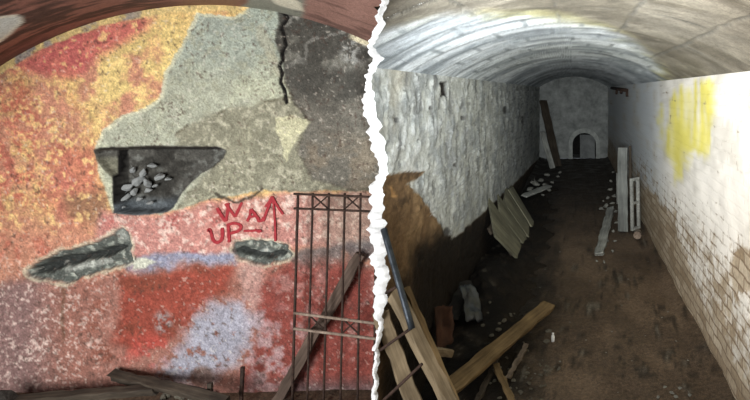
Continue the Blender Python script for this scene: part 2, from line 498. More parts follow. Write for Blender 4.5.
mort = [(226, 24), (234, 14), (240, 7), (246, 1), (252, -14), (306, -14), (304, 14), (290, 30), (228, 40)]
sdm = polysd(vx + (q1 - .5) * 10, vy + (q1 - .5) * 10, mort)
pt.lay((138, 138, 124), sst(sdm, -1, 1)); pt.lay((96, 94, 86), sst(sdm, -1, 1) * sst(q1, .48, .6) * .8)
pt.lay((212, 206, 184), sst(polysd(vx, vy, [(266, -6), (284, -4), (300, 2), (304, 12), (290, 9), (276, 4)]), -1, 1))
M_vault = painted_mat('bare_vault_brickwork', 60, 0.4, 0.6, 0.9, 40)
struct(grid_obj('ceiling_left', pv, nu, nv, M_vault, lin(pt.c)), 'reddish brown vault above the painted wall')

# ---- tunnel shell: partition, vault, right wall
edge_R = [(-60, 390), (-10, 388), (0, 387), (8, 386), (16, 381), (24, 385), (33, 380), (40, 376), (46, 372), (52, 377), (58, 383), (64, 377), (70, 375), (76, 372), (84, 370),
          (92, 373), (100, 374), (110, 376), (118, 377), (124, 381), (132, 379), (140, 384), (150, 385), (158, 387), (166, 386), (174, 388), (180, 385), (186, 382),
          (194, 384), (202, 383), (210, 384), (218, 381), (222, 386), (228, 383), (236, 384), (244, 384), (250, 388), (258, 384), (266, 386), (276, 389), (284, 388),
          (292, 385), (300, 387), (308, 383), (316, 381), (324, 384), (332, 381), (340, 380), (348, 377), (356, 379), (364, 378), (372, 376), (380, 379), (388, 376), (396, 378), (404, 376), (450, 378), (520, 380)]
edge_W = [(-60, 12), (0, 10), (16, 7), (30, 10), (44, 6), (58, 12), (70, 9), (84, 6), (96, 12), (108, 14), (124, 13), (140, 16), (150, 15), (166, 10), (176, 10), (186, 14), (198, 15),
          (212, 13), (222, 18), (234, 17), (248, 15), (262, 17), (276, 16), (290, 13), (300, 15), (312, 10), (330, 6), (345, 5), (356, 7), (366, 5), (378, 6), (390, 7), (404, 8), (520, 8)]
eyR, exR = zip(*edge_R); eyW, exW = zip(*edge_W)


def R_at(py):
    py = np.asarray(py, float)
    z = np.interp(py, eyR, exR)
    j = (vnoise(py / 3.1, py * 0 + 2.0, 77) - 0.5) * 2.4 + (vnoise(py / 1.3, py * 0 + 5.0, 78) - 0.5) * 1.4
    return z + j


def W_at(py):
    py = np.asarray(py, float)
    return np.maximum(3.0, np.interp(py, eyW, exW) + (vnoise(py / 2.7, py * 0 + 8.0, 79) - 0.5) * 3.2)


RV = ((0.867) ** 2 + (APZ - SPZ) ** 2) / (2 * (APZ - SPZ)); VXC = (WL + WR) / 2


def vault_z(x):
    return APZ - RV + np.sqrt(RV * RV - (x - VXC) ** 2)


def edge_depth(x, z):
    """how near the shell reaches at this line of the surface"""
    d = np.linspace(4.0, 0.9, 1500)
    hit = VX + x / d * F <= R_at(VY - (z - H) / d * F)
    return float(d[np.argmax(hit)]) if hit.any() else 0.9


def uspace(d0, d1, n):
    return 1 / np.linspace(1 / d0, 1 / d1, n)


rows_z = np.concatenate([np.arange(0, SPZ, 0.008), [SPZ]])
ncol = 190
edge_wall = [(WL, z, edge_depth(WL, z)) for z in rows_z]
pw = []
for (x, z, d0) in edge_wall:
    ydd = uspace(d0, YB + 0.02, ncol)
    pw.append(np.stack([np.full(ncol, x), ydd, np.full(ncol, z)], -1))
pw = np.concatenate(pw)
px_ = VX + pw[:, 0] / pw[:, 1] * F; py_ = VY - (pw[:, 2] - H) / pw[:, 1] * F
y_, z_ = pw[:, 1] * 100, pw[:, 2] * 100
e1 = fbm(y_, z_, 60, 5, 101); e2 = fbm(y_, z_, 16, 5, 103); e3 = fbm(y_, z_, 6, 4, 107)
pt = Paint(len(pw), (176, 177, 170))
pt.lay((142, 146, 146), sst(e2, 0.48, 0.64) * 0.7)
pt.lay((198, 200, 198), sst(e3, 0.54, 0.68) * 0.7)
pt.lay((104, 106, 106), sst(e1 * .5 + e3 * .5, 0.58, 0.68) * 0.5)
pt.lay((158, 146, 124), sst(e1, .45, .62) * sst(px_, 440, 385) * .5)
pt.lay((92, 92, 90), sst(fbm(y_ * 1.6, z_ * .5, 8, 4, 133), .62, .7) * .6)
jx = (fbm(y_, z_, 9, 3, 111) - .5) * 4; jy = (fbm(y_, z_, 9, 3, 113) - .5) * 4
# sharp-edged brown zone across the lower wall
bare = [(330, 172), (388, 175), (408, 172), (425, 171), (418, 177), (407, 184), (413, 190), (424, 202), (432, 214), (440, 226), (452, 240), (466, 228), (482, 214), (497, 200), (514, 184), (526, 172), (534, 163), (541, 158), (545, 420), (330, 420)]  # outline of the brown zone
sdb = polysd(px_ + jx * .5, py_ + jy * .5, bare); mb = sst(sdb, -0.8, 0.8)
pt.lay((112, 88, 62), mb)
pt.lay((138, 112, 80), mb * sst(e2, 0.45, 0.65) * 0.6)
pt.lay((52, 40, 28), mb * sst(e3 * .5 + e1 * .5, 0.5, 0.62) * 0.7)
black_zone = [(412, 290), (408, 256), (438, 232), (464, 222), (500, 196), (530, 166), (545, 156), (545, 420), (380, 420), (388, 312), (408, 268)]
pt.lay((24, 19, 14), sst(polysd(px_ + 3 * jx, py_ + 3 * jy, black_zone), -14, 14) * mb * 0.92)  # brown zone turns near black lower down and farther along
pt.lay((196, 150, 96), mb * sst(py_, 205, 196) * sst(linesd(px_, py_, [(392, 188), (396, 196)]), 3, 1.2) * 0.8)
# putlog hole, shallow with its inner shade painted dark, and chips
holeM = polysd(px_ + jx * .4, py_ + jy * .4, [(440, 82), (447, 82), (446.5, 89), (448, 98), (444, 95), (441.5, 98), (441, 90)])
mhl = sst(holeM, -0.6, 0.6)
pt.lay((30, 26, 22), mhl)
ch = np.zeros(len(pw))
for (cx, cy, r, el) in [(447, 232, 2.2, 3.0), (463, 118, 1.6, 2), (396, 120, 2.0, 2), (418, 140, 1.6, 1), (505, 110, 1.5, 4), (430, 108, 1.4, 2.5), (480, 150, 1.5, 3), (455, 165, 1.3, 2), (508, 190, 1.2, 2), (523, 120, 1.2, 5)]:
    ch = np.maximum(ch, sst(r - np.hypot(px_ + jx * .5 - cx, (py_ + jy * .5 - cy) / el * 1.5), -0.6, 0.6))
pt.lay((66, 64, 62), ch * 0.85)
pt.c *= (0.84 + 0.32 * e3[:, None])
courses = np.abs(((z_ / 7.5) % 1) - 0.5) * 2
disp = (e2 - .5) * 0.035 + (e3 - .5) * 0.018 + 0.008 * sst(fbm(y_ * 1.5, z_ * .6, 9, 4, 131), .56, .7) - 0.006 * sst(courses, 0.86, 1.0)
tt = np.tile(np.linspace(0, 1, ncol), len(rows_z))
disp *= sst(tt, 0, 0.02) * sst(pw[:, 2], SPZ, SPZ - 0.03)
pw[:, 0] += disp - 0.02 * mhl - 0.012 * ch
M_white = painted_mat('old_whitewash', 45, 0.35, 0.9, 0.85, 26)
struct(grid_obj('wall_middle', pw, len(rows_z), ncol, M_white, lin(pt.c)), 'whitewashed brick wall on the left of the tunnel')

# vault
ns = 260
th0 = math.asin((WR - VXC) / RV)
ths = np.linspace(-th0, th0, ns)
edge_vault = []; pc = []
ncv = 240
last = edge_wall[-1][2]
for k, th in enumerate(ths):
    x = VXC + RV * math.sin(th); z = APZ - RV + RV * math.cos(th)
    if x < -0.35:
        d0 = min(last, edge_depth(x, z)); last = d0
    else:
        d0 = max(0.55, last - (x + 0.35) * 1.2)
    edge_vault.append((x, z, d0))
    ydd = uspace(d0, YB + 0.02, ncv)
    pc.append(np.stack([np.full(ncv, x), ydd, np.full(ncv, z)], -1))
pc = np.concatenate(pc)
cx_ = VX + pc[:, 0] / pc[:, 1] * F; cy_ = VY - (pc[:, 2] - H) / pc[:, 1] * F
arcs = np.repeat(ths, ncv) * RV * 100; yc = pc[:, 1] * 100
yl = 260 * np.log(pc[:, 1]); g1 = fbm(arcs, yl, 50, 4, 201); g2 = fbm(arcs * .4, yl * 1.2, 14, 4, 203); g3 = fbm(arcs, yl, 7, 3, 207)
pt = Paint(len(pc), (184, 190, 194))
pt.lay((206, 212, 214), sst(g2, 0.46, 0.62) * 0.8)
pt.lay((140, 148, 152), sst(g1 * .6 + g3 * .4, 0.54, 0.66) * 0.7)
# drab tan zone of the vault near the mouth, with a curved edge
drab = [(300, -400), (1000, -400), (1000, 90), (668, 83), (664, 72), (652, 56), (632, 40), (604, 27), (570, 18), (530, 13), (490, 12), (450, 16), (410, 24), (384, 32), (300, 40)]
jc = (fbm(arcs, yc, 30, 4, 211) - .5) * 16
sdd = polysd(cx_ + jc, cy_ + jc * .6, drab)
md = sst(sdd, -7, 6)
pt.lay((122, 116, 104), md)
pt.lay((96, 90, 78), md * sst(g1, 0.48, 0.64) * 0.8)
pt.lay((142, 136, 122), md * sst(g2, 0.52, 0.66) * 0.6)
pt.lay((178, 172, 118), sst(7 - np.abs(sdd + 2), -3, 5) * sst(g1, 0.35, 0.6) * 0.6)
# joints between the slabs of the vault
jt = np.minimum(np.abs((yc + arcs * 0.12 + 4 * (g1 - .5)) % 62 - 31), 99)
ja = np.abs((arcs + (g3 - .5) * 3 + 400) % 34 - 17)
mj = np.maximum(sst(0.9 - jt, -0.6, 0.5) * (0.35 + .65 * md), sst(0.9 - ja, -0.5, 0.5) * sst(pc[:, 1], 5.5, 4) * (0.12 + .88 * md))
st = fbm(arcs * .22 + 9 * g1, 230 * np.log(pc[:, 1]) + 14 * g1, 9, 4, 221)
pt.lay((226, 230, 232), (1 - md) * sst(st, .5, .62) * .75); pt.lay((118, 124, 128), (1 - md) * sst(st, .44, .34) * .55)
pt.lay((92, 90, 84), mj * 0.6 * sst(g2, 0.3, 0.5))
row = np.floor((yc + 5 * g1) / 24.0); jy2 = np.abs(((yc + 5 * g1) % 24.0) - 12); jx2 = np.abs(((arcs + row * 17 + 500) % 46) - 23)
mc2 = np.maximum(sst(1.6 - (12 - jy2), -1, .6), sst(1.2 - (23 - jx2), -.8, .5)) * (1 - md) * sst(pc[:, 1], 6.5, 4.0)
pt.lay((104, 110, 112), mc2 * .55 * sst(g2, .3, .5))
pt.c *= (0.86 + 0.28 * g3[:, None])
nrm = np.stack([-np.sin(np.repeat(ths, ncv)), np.zeros(len(pc)), -np.cos(np.repeat(ths, ncv))], -1)
tt = np.tile(np.linspace(0, 1, ncv), ns)
dd = ((g2 - .5) * 0.012 + (g1 - .5) * 0.02 - 0.006 * mj) * sst(tt, 0, 0.02)
dd *= np.repeat(sst(np.abs(ths), th0, th0 - 0.04), ncv)
pc = pc + nrm * dd[:, None]
M_ceil = painted_mat('brushed_whitewash_on_vault', 40, 0.3, 0.7, 0.85, 22)
struct(grid_obj('ceiling', pc, ns, ncv, M_ceil, lin(pt.c), flip=True), 'low whitewashed vault of the tunnel')

# the broken white edge where partition and vault end
inner = [(x, z, d) for (x, z, d) in edge_wall] + [(x, z, d) for (x, z, d) in edge_vault[1:] if x < -0.30]
dense = []
for a, b in zip(inner[:-1], inner[1:]):
    dense.append(a)
dense.append(inner[-1])
bm = bmesh.new(); prev = None
cross = 7
for k, (x, z, d) in enumerate(dense):
    py = VY - (z - H) / d * F
    w = float(W_at(py)) / F * d
    ring = []
    for c in range(cross + 3):
        t = min(c, cross - 1) / (cross - 1)
        b = math.sin(math.pi * t)
        jy_ = (float(vnoise(np.array(k * 0.6), np.array(c * 1.3), 91)) - .5) * 0.016
        back = max(0, c - cross + 1) * 0.12
        ring.append(bm.verts.new((x + 0.004 - w * t, d - 0.022 * b + (jy_ if 0 < c < cross - 1 else 0) + 0.012 * t + back, z + (jy_ * 0.2 if 0 < c < cross - 1 else 0))))
    if prev:
        for i in range(cross + 2):
            bm.faces.new((prev[i], prev[i + 1], ring[i + 1], ring[i]))
    prev = ring
M_edge = rough_mat('broken_white_gypsum', (226, 226, 226), (250, 250, 248), 30, 70, 0.6, 0.95)
struct(bm_obj('trim_1', bm, M_edge, smooth=True), 'ragged white broken plaster edge between painted wall and tunnel')

# right wall
rz = np.concatenate([np.arange(0, SPZ, 0.0145), [SPZ]]); nr = 230
yr = uspace(0.55, YB + 0.02, nr)
ZZ, YY = np.meshgrid(rz, yr, indexing='ij')
pr = np.stack([np.full(ZZ.size, WR), YY.ravel(), ZZ.ravel()], -1)
rx = VX + pr[:, 0] / pr[:, 1] * F; ry = VY - (pr[:, 2] - H) / pr[:, 1] * F
y_, z_ = pr[:, 1] * 100, pr[:, 2] * 100
h1 = fbm(y_, z_, 70, 5, 301); h2 = fbm(y_, z_, 18, 5, 303); h3 = fbm(y_, z_, 6, 4, 307)
# the paint stored here: whitewash tint; its worn-off share is kept in 'wear'
pt = Paint(len(pr), (240, 234, 224))
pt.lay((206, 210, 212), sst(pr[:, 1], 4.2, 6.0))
pt.lay((196, 190, 178), sst(h2, 0.5, 0.66) * 0.5)
yel = [(662, 106), (672, 96), (690, 84), (712, 82), (714, 110), (711, 150), (704, 158), (690, 150), (684, 176), (676, 182), (672, 165), (664, 150), (660, 128)]
streak = fbm(y_ * 1.6, z_ * 0.18, 14, 4, 311)
pt.lay((228, 214, 84), sst(polysd(rx + (h3 - .5) * 10, ry + (streak - .5) * 26, yel), -5, 6) * sst(streak, 0.22, 0.5) * 0.8)
wear = sst(z_ + (h2 - .5) * 70 + (h1 - .5) * 60, 110, 10) * 0.5 + sst(z_ + (h2 - .5) * 14, 24, 8) * 0.45
wear += sst(12 - np.hypot((rx - 745), (ry - 268) * .6), -5, 5) * 0.6
wear += sst(polysd(rx, ry, [(634, 205), (648, 190), (662, 205), (682, 250), (700, 310), (740, 400), (736, 402), (690, 320), (652, 250)]), -6, 10) * 0.6
wear += sst(h2 * .6 + h3 * .4, 0.58, 0.7) * 0.25
M_right, nt, b = new_mat('whitewashed_brick', 0.85, 0.2)
tc = nt.nodes.new('ShaderNodeTexCoord'); sx = nt.nodes.new('ShaderNodeSeparateXYZ'); cb = nt.nodes.new('ShaderNodeCombineXYZ')
nt.links.new(tc.outputs['Object'], sx.inputs[0]); nt.links.new(sx.outputs['Y'], cb.inputs['X']); nt.links.new(sx.outputs['Z'], cb.inputs['Y'])
wob = nd(nt, 'ShaderNodeTexNoise', Scale=7.0, Detail=3); nt.links.new(cb.outputs[0], wob.inputs['Vector'])
ad = nd(nt, 'ShaderNodeVectorMath', operation='MULTIPLY_ADD'); nt.links.new(wob.outputs['Color'], ad.inputs[0]); ad.inputs[1].default_value = (0.03, 0.03, 0)
nt.links.new(cb.outputs[0], ad.inputs[2])
br = nd(nt, 'ShaderNodeTexBrick', Scale=1.0); nt.links.new(ad.outputs[0], br.inputs['Vector'])
for k_, v_ in (('Brick Width', 0.18), ('Row Height', 0.068), ('Mortar Size', 0.007), ('Mortar Smooth', 0.3), ('Bias', 0.0)): br.inputs[k_].default_value = v_
br.inputs['Color1'].default_value = (0, 0, 0, 1); br.inputs['Color2'].default_value = (1, 1, 1, 1); br.inputs['Mortar'].default_value = (0.5, 0.5, 0.5, 1)
bw = ramp(nt, br.outputs['Color'], [(0.0, tuple(lin((160, 140, 114)))), (1.0, tuple(lin((204, 188, 164))))])
barec = mixc(nt, bw, tuple(lin((146, 126, 104))), br.outputs['Fac'])
nz = noise(nt, 34, 8, 0.7); barec = mixc(nt, barec, ramp(nt, nz, [(0.3, 0.6), (0.7, 1.15)]), 1.0, 'MULTIPLY')
at = nd(nt, 'ShaderNodeAttribute', attribute_name='paint'); aw = nd(nt, 'ShaderNodeAttribute', attribute_name='wear')
s1 = nd(nt, 'ShaderNodeMath', operation='MULTIPLY_ADD'); nt.links.new(br.outputs['Fac'], s1.inputs[0]); s1.inputs[1].default_value = 0.10; nt.links.new(aw.outputs['Fac'], s1.inputs[2])
s2 = nd(nt, 'ShaderNodeMath', operation='MULTIPLY_ADD'); nt.links.new(noise(nt, 11, 8, 0.75), s2.inputs[0]); s2.inputs[1].default_value = 1.1; nt.links.new(s1.outputs[0], s2.inputs[2])
wf = ramp(nt, s2.outputs[0], [(0.78, 0.0), (1.0, 1.0)])
nt.links.new(mixc(nt, at.outputs['Color'], barec, wf), b.inputs['Base Color'])
inv = nd(nt, 'ShaderNodeMath', operation='SUBTRACT'); inv.inputs[0].default_value = 1.0; nt.links.new(br.outputs['Fac'], inv.inputs[1])
n_ = bump(nt, b, inv.outputs[0], 0.45, 0.006); bump(nt, b, noise(nt, 40, 8, 0.7), 0.5, 0.008, n_)
disp = ((h2 - .5) * 0.03 + (h3 - .5) * 0.012) * sst(pr[:, 2], SPZ, SPZ - 0.03)
pr[:, 0] -= disp
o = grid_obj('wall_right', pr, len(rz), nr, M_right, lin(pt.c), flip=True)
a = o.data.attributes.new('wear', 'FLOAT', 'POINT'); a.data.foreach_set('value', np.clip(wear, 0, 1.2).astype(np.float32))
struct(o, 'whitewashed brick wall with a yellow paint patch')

# floor
fxs = np.concatenate([np.arange(-4.6, -1.0, 0.06), np.arange(-1.0, WR + 0.021, 0.02)])
fys = uspace(0.55, YB + 0.05, 260)
XX, YY = np.meshgrid(fxs, fys, indexing='ij'); XX, YY = XX.ravel(), YY.ravel()
k1 = fbm(XX * 100, YY * 100, 70, 5, 401); k2 = fbm(XX * 100, YY * 100, 16, 5, 403); k3 = fbm(XX * 100, YY * 100, 5, 3, 405)
pt = Paint(len(XX), (114, 95, 76))
pt.lay((84, 69, 54), sst(k1, 0.42, 0.6) * 0.8)
pt.lay((124, 106, 84), sst(k2 * .6 + k3 * .4, 0.54, 0.68) * 0.6)
pt.lay((34, 27, 20), sst(k3 * .5 + k2 * .5, 0.56, 0.66) * 0.7)
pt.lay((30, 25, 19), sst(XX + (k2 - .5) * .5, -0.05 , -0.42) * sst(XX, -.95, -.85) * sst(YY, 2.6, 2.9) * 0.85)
pt.lay((146, 140, 126), sst(k3 * .6 + k2 * .4, 0.68, 0.74) * 0.6)
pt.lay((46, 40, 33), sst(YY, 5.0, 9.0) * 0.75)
zf = (k1 - .5) * 0.04 + (k2 - .5) * 0.03 + (k3 - .5) * 0.008 - 0.012
zf += 0.05 * sst(np.abs(XX - 0.017), 0.72, 0.9) * (XX > -.9)
FLOOR_PTS = (fxs, fys, zf.reshape(len(fxs), len(fys)))
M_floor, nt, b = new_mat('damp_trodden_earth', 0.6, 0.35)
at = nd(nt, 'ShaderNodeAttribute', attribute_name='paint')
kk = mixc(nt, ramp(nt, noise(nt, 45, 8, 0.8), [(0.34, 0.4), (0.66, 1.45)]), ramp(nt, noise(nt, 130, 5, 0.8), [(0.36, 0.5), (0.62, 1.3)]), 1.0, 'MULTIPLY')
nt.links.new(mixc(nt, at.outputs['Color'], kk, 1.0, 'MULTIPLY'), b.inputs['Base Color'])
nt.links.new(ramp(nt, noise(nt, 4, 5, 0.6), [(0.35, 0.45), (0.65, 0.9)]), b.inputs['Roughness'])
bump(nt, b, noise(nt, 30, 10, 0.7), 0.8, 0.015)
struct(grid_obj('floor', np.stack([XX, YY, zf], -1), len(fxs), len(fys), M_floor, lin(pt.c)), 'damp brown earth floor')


def floor_z(x, y):
    i = int(np.clip(np.searchsorted(fxs, x), 0, len(fxs) - 1)); j = int(np.clip(np.searchsorted(fys, y), 0, len(fys) - 1))
    return float(FLOOR_PTS[2][i, j])


# end wall of the tunnel with its small arched opening
bm = bmesh.new()
ax0, ax1, asp = -0.01, 0.58, 0.36
rr = (ax1 - ax0) / 2; acx = (ax0 + ax1) / 2
arch = [(ax0, 0.0)] + [(acx - rr * math.cos(q), asp + rr * 0.95 * math.sin(q)) for q in np.linspace(0, math.pi, 21)] + [(ax1, 0.0)]
outer = [(WR + .03, 0.0), (WR + .03, APZ + .1), (WL - .05, APZ + .1), (WL - .05, 0.0)]
vo = [bm.verts.new((x, YB, z)) for (x, z) in arch + outer]
es = [bm.edges.new((vo[i], vo[(i + 1) % len(vo)])) for i in range(len(vo))]
bmesh.ops.triangle_fill(bm, edges=es, use_beauty=True)
vb = [bm.verts.new((x, YB + 0.7, z)) for (x, z) in arch]
for i in range(len(arch) - 1):
    bm.faces.new((vo[i], vo[i + 1], vb[i + 1], vb[i])).material_index = 1
bm.faces.new(vb).material_index = 1
bm.faces.new((vo[0], vo[len(arch) - 1], vb[-1], vb[0]))
M_back = rough_mat('grey_end_wall_wash', (104, 106, 104), (162, 164, 160), 5, 14, 0.8)
struct(bm_obj('wall_back', bm, [M_back, rough_mat('recess_shade_lining', (14, 13, 12), (34, 32, 30))]), 'grey end wall with a small arched opening')  # recess lining coloured near black for the darkness inside the opening
bm = bmesh.new()
r0, r1 = rr, rr + 0.10
rings = []
for q in np.linspace(-0.35, math.pi + 0.35, 27):
    if q < 0: cs, sn, zz = 1.0, 0, asp + q * 1.2
    elif q > math.pi: cs, sn, zz = -1.0, 0, asp - (q - math.pi) * 1.2
    else: cs, sn, zz = math.cos(q), math.sin(q), asp
    a_ = [(acx - r0 * cs, zz + r0 * .95 * sn), (acx - r1 * cs, zz + r1 * sn)]
    rings.append([bm.verts.new((a_[0][0], YB - 0.05, a_[0][1])), bm.verts.new((a_[1][0], YB - 0.04, a_[1][1])), bm.verts.new((a_[1][0], YB + .01, a_[1][1])), bm.verts.new((a_[0][0], YB + .01, a_[0][1]))])
for p, q in zip(rings[:-1], rings[1:]):
    for i in range(4): bm.faces.new((p[i], p[(i + 1) % 4], q[(i + 1) % 4], q[i]))
M_ring = rough_mat('pale_arch_render', (140, 142, 138), (186, 188, 182), 8, 20, 0.6)
struct(bm_obj('trim_2', bm, M_ring), 'pale arch ring around the opening in the end wall')

# ================================================================== THINGS
W_old = wood_mat('weathered_plank_wood', (80, 64, 42), (142, 118, 82))
W_pale = wood_mat('pale_raw_timber', (100, 86, 66), (156, 138, 110))
W_dark = wood_mat('blackened_timber', (38, 32, 27), (86, 76, 64))
W_grey = wood_mat('grey_drift_timber', (80, 68, 58), (146, 130, 114))
W_moss = wood_mat('mouldy_greenish_boards', (74, 72, 60), (138, 134, 112), 0.7)
W_white = wood_mat('old_white_paint_on_wood', (112, 112, 106), (186, 186, 178))
W_ash = wood_mat('ash_grey_timber', (78, 80, 77), (126, 127, 122))
W_umber = wood_mat('umber_timber', (58, 46, 38), (108, 90, 78))
M_rust = rough_mat('rusty_iron', (34, 27, 24), (82, 62, 52), 40, 90, 0.6, 0.75, 0.3)
M_rustpale = rough_mat('pale_dusty_iron', (104, 88, 76), (164, 146, 130), 40, 90, 0.5, 0.8, 0.1)
M_steel = rough_mat('dark_steel', (40, 44, 48), (84, 90, 96), 20, 60, 0.2, 0.45, 0.7)
M_stone = rough_mat('pale_rubble_stone', (92, 92, 86), (158, 156, 146), 6, 30, 0.7)
M_stoneD = rough_mat('dull_rubble_stone', (70, 66, 58), (132, 126, 110), 6, 30, 0.7)

# ---- iron gate before the painted wall
def gd(px): return 2.745 - (px - 295) * 0.0011
def gp(px, py): return P(px, py, gd(px))
gate = empty('iron_gate', (gp(326, 400).x, gp(326, 400).y, 0.0))
tag(gate, 'rusty iron gate of thin upright bars leaning before the painted wall', 'gate')
inv = Matrix.Translation(-gate.location)
tops = [298, 312.8, 329, 344.8, 360.7, 376]; bots = [292.3, 307.2, 323.6, 340.4, 357.4, 374]
def on(i, py):
    t = (py - 194) / (400 - 194); return tops[i] + (bots[i] - tops[i]) * t
def gpart(name, bm, mat, lab=None):
    bm.transform(inv); o = bm_obj(name, bm, mat, gate, True)
    if lab: o['label'] = lab
for i in range(6):
    pts_ = [gp(on(i, y), y) for y in np.linspace(193, 409, 12)]
    for q in pts_: q.z = max(q.z, floor_z(q.x, q.y) + 0.004)
    gpart('bar', tube_bm(pts_, 0.0060 if i else 0.0072, 8, jag=0.0008), M_rust)
def rail(y0, y1, r, mat, lab=None):
    pts_ = [gp(x, y0 + (y1 - y0) * (x - 296) / (362 - 296)) for x in np.linspace(295, 377, 6)]
    for q in pts_: q.y -= 0.009
    gpart('rail', tube_bm(pts_, r, 8), mat, lab)
rail(193.6, 196.2, 0.0065, M_rust); rail(208, 210.6, 0.0065, M_rust)
rail(312.4, 320.8, 0.0075, M_rustpale, 'pale dusty rail'); rail(328, 336.2, 0.0075, M_rustpale, 'pale dusty rail')
for (i, j) in ((1, 2), (3, 4)):
    for (ya, yb) in ((195, 209.2), (315.5 if i == 1 else 318.5, 330.5 if i == 1 else 333.5)):
        bm = tube_bm([gp(on(i, ya), ya), gp(on(j, yb), yb)], 0.0042, 6)
        tube_bm([gp(on(i, yb), yb), gp(on(j, ya), ya)], 0.0042, 6, bm)
        gpart('cross_brace', bm, M_rust)

# ---- graffiti
M_spray, nt, b = new_mat('red_spray_paint', 0.7, 0.3)
nt.links.new(ramp(nt, noise(nt, 60, 5, 0.7), [(0.3, tuple(lin((134, 24, 36)))), (0.75, tuple(lin((172, 56, 60))))]), b.inputs['Base Color'])
graf = empty('graffiti', P(243, 250, D - 0.004)); tag(graf, 'red spray painted words WAY UP with an upward arrow', 'graffiti')
ginv = Matrix.Translation(-Vector(graf.location))
def zz(pts_): return [(190 + x / 4.0, 180 + y / 4.0) for x, y in pts_]
def stroke(bm, pts_, wpx, off=0.0):
    # smooth the polyline, then lay a thin ribbon on the wall
    pp = [Vector((x, y)) for x, y in pts_]
    for _ in range(2):
        q = [pp[0]]
        for a, b2 in zip(pp[:-1], pp[1:]): q += [a * .75 + b2 * .25, a * .25 + b2 * .75]
        pp = q + [pp[-1]]
    prev = None
    for i, p in enumerate(pp):
        d = (pp[min(i + 1, len(pp) - 1)] - pp[max(i - 1, 0)]).normalized(); n = Vector((-d.y, d.x))
        w = wpx / 2 * (0.85 + 0.3 * random.random())
        if i in (0, len(pp) - 1): w *= 0.6
        front = [P(*(p + n * w), D - 0.006 - off), P(*(p - n * w), D - 0.006 - off)]
        ring = [bm.verts.new(v) for v in front] + [bm.verts.new(v + Vector((0, 0.004, 0))) for v in (front[1], front[0])]
        if prev:
            for k in range(4): bm.faces.new((prev[k], prev[(k + 1) % 4], ring[(k + 1) % 4], ring[k]))
        else: bm.faces.new(ring)
        prev = ring
    bm.faces.new(list(reversed(prev)))
bm = bmesh.new()
for k, (s_, w_) in enumerate([([(107, 112), (122, 138), (142, 166)], 2.6), ([(142, 166), (150, 130), (152, 92)], 2.4), ([(140, 95), (160, 120), (180, 148)], 2.2), ([(180, 148), (192, 120), (207, 90)], 2.2),
               ([(228, 166), (240, 140), (243, 116)], 2.2), ([(243, 116), (260, 138), (276, 160)], 2.2), ([(232, 150), (250, 146), (268, 142)], 1.8),
               ([(268, 148), (272, 164), (284, 166), (294, 150)], 2.2), ([(292, 166), (304, 130), (326, 76)], 2.2),
               ([(72, 208), (76, 196), (84, 212), (90, 240), (104, 252), (122, 246), (130, 226), (128, 192)], 2.6),
               ([(156, 250), (154, 215), (152, 182)], 2.4), ([(146, 184), (168, 172), (196, 176), (206, 190), (192, 206), (160, 214)], 2.4), ([(214, 204), (240, 204), (284, 202)], 1.6), ([(258, 198), (274, 208), (286, 204)], 1.8)]):
    stroke(bm, zz(s_), w_ * 1.25, k * 0.00012)
bm.transform(ginv); bm_obj('lettering', bm, M_spray, graf)
bm = bmesh.new()
for k, (s_, w_) in enumerate([([(341, 246), (340, 180), (334, 100), (328, 66)], 1.9), ([(300, 108), (314, 90), (328, 66)], 2.0), ([(328, 66), (345, 100), (372, 138)], 2.0)]):
    stroke(bm, zz(s_), w_ * 1.15, 0.002 + k * 0.00012)
bm.transform(ginv); bm_obj('arrow', bm, M_spray, graf)

# ---- stones in the hole of the painted wall
rocks = [rock_mesh(s, (1, 0.75, 0.55)) for s in range(6)]
M_stoneN = rough_mat('pale_broken_masonry', (120, 124, 124), (184, 186, 182), 12, 60, 0.6)
stone_spots = [(138, 181, 9, 40), (147, 182, 8, -70), (128, 187, 8, 20), (160, 177, 8, 15), (148, 190, 6, 10), (152, 166, 6, 5), (134, 192, 6, 60), (126, 198, 7, 50), (143, 173, 6, 70), (168, 179, 4, 0), (139, 199, 5, 20), (155, 186, 4, 30), (122, 207, 5, 0), (150, 203, 5, 20), (133, 170, 5, 45)]
base_st = None
for k, (sx_, sy_, sr, ang) in enumerate(stone_spots):
    p = P(sx_, sy_, D + 0.062)
    o = link('loose_stone', rocks[k % 6], [] if rocks[k % 6].materials else M_stoneN)
    o.location = p; s_ = sr / F * D * 0.94; o.scale = (s_, s_ * 0.9, s_)
    o.rotation_euler = (random.uniform(-.3, .3), math.radians(-ang), random.uniform(-.4, .4))
    tag(o, 'pale broken stone inside the dark hole in the painted wall', 'stone', 'broken stones in the wall hole')

# ---- timber at the foot of the painted wall
fz = 0.0
board('timber_plank', P(361, 254, D - 0.045), P(276, 404, D - 0.09), 0.056, 0.026, (0.1, -1, 0.1), W_umber,
      'grey weathered plank leaning on the wall behind the iron gate', 'plank', jag=0.005, bend=0.012, split=0.01, seed=3)
board('charred_beam', PF(4, 402, 0.03), P(157, 389, 2.70), 0.05, 0.044, (0, -0.3, 1), W_dark,
      'long dark beam lying level along the foot of the painted wall', 'beam', jag=0.004, split=0.012, seed=4)
board('charred_beam', P(114, 374.5, D - 0.045), P(226, 401, 2.58), 0.052, 0.04, (0, -0.5, 1), W_dark,
      'dark beam slanting down from the painted wall across the floor', 'beam', jag=0.005, split=0.015, seed=5)
board('iron_spike', (P(241, 400, 2.72).x, 2.72, 0.0), P(242.6, 367, 2.72), 0.018, 0.016, (0, -1, 0), M_rust,
      'thin dark spike standing upright between slanting beam and gate', 'spike', jag=0.001, seed=6)
board('wooden_peg', (P(210.5, 400, 2.66).x, 2.66, -0.0), P(210, 383, 2.66), 0.022, 0.02, (0, -1, 0), W_dark,
      'short dark peg standing behind the end of the slanting beam', 'peg', jag=0.002, seed=7)
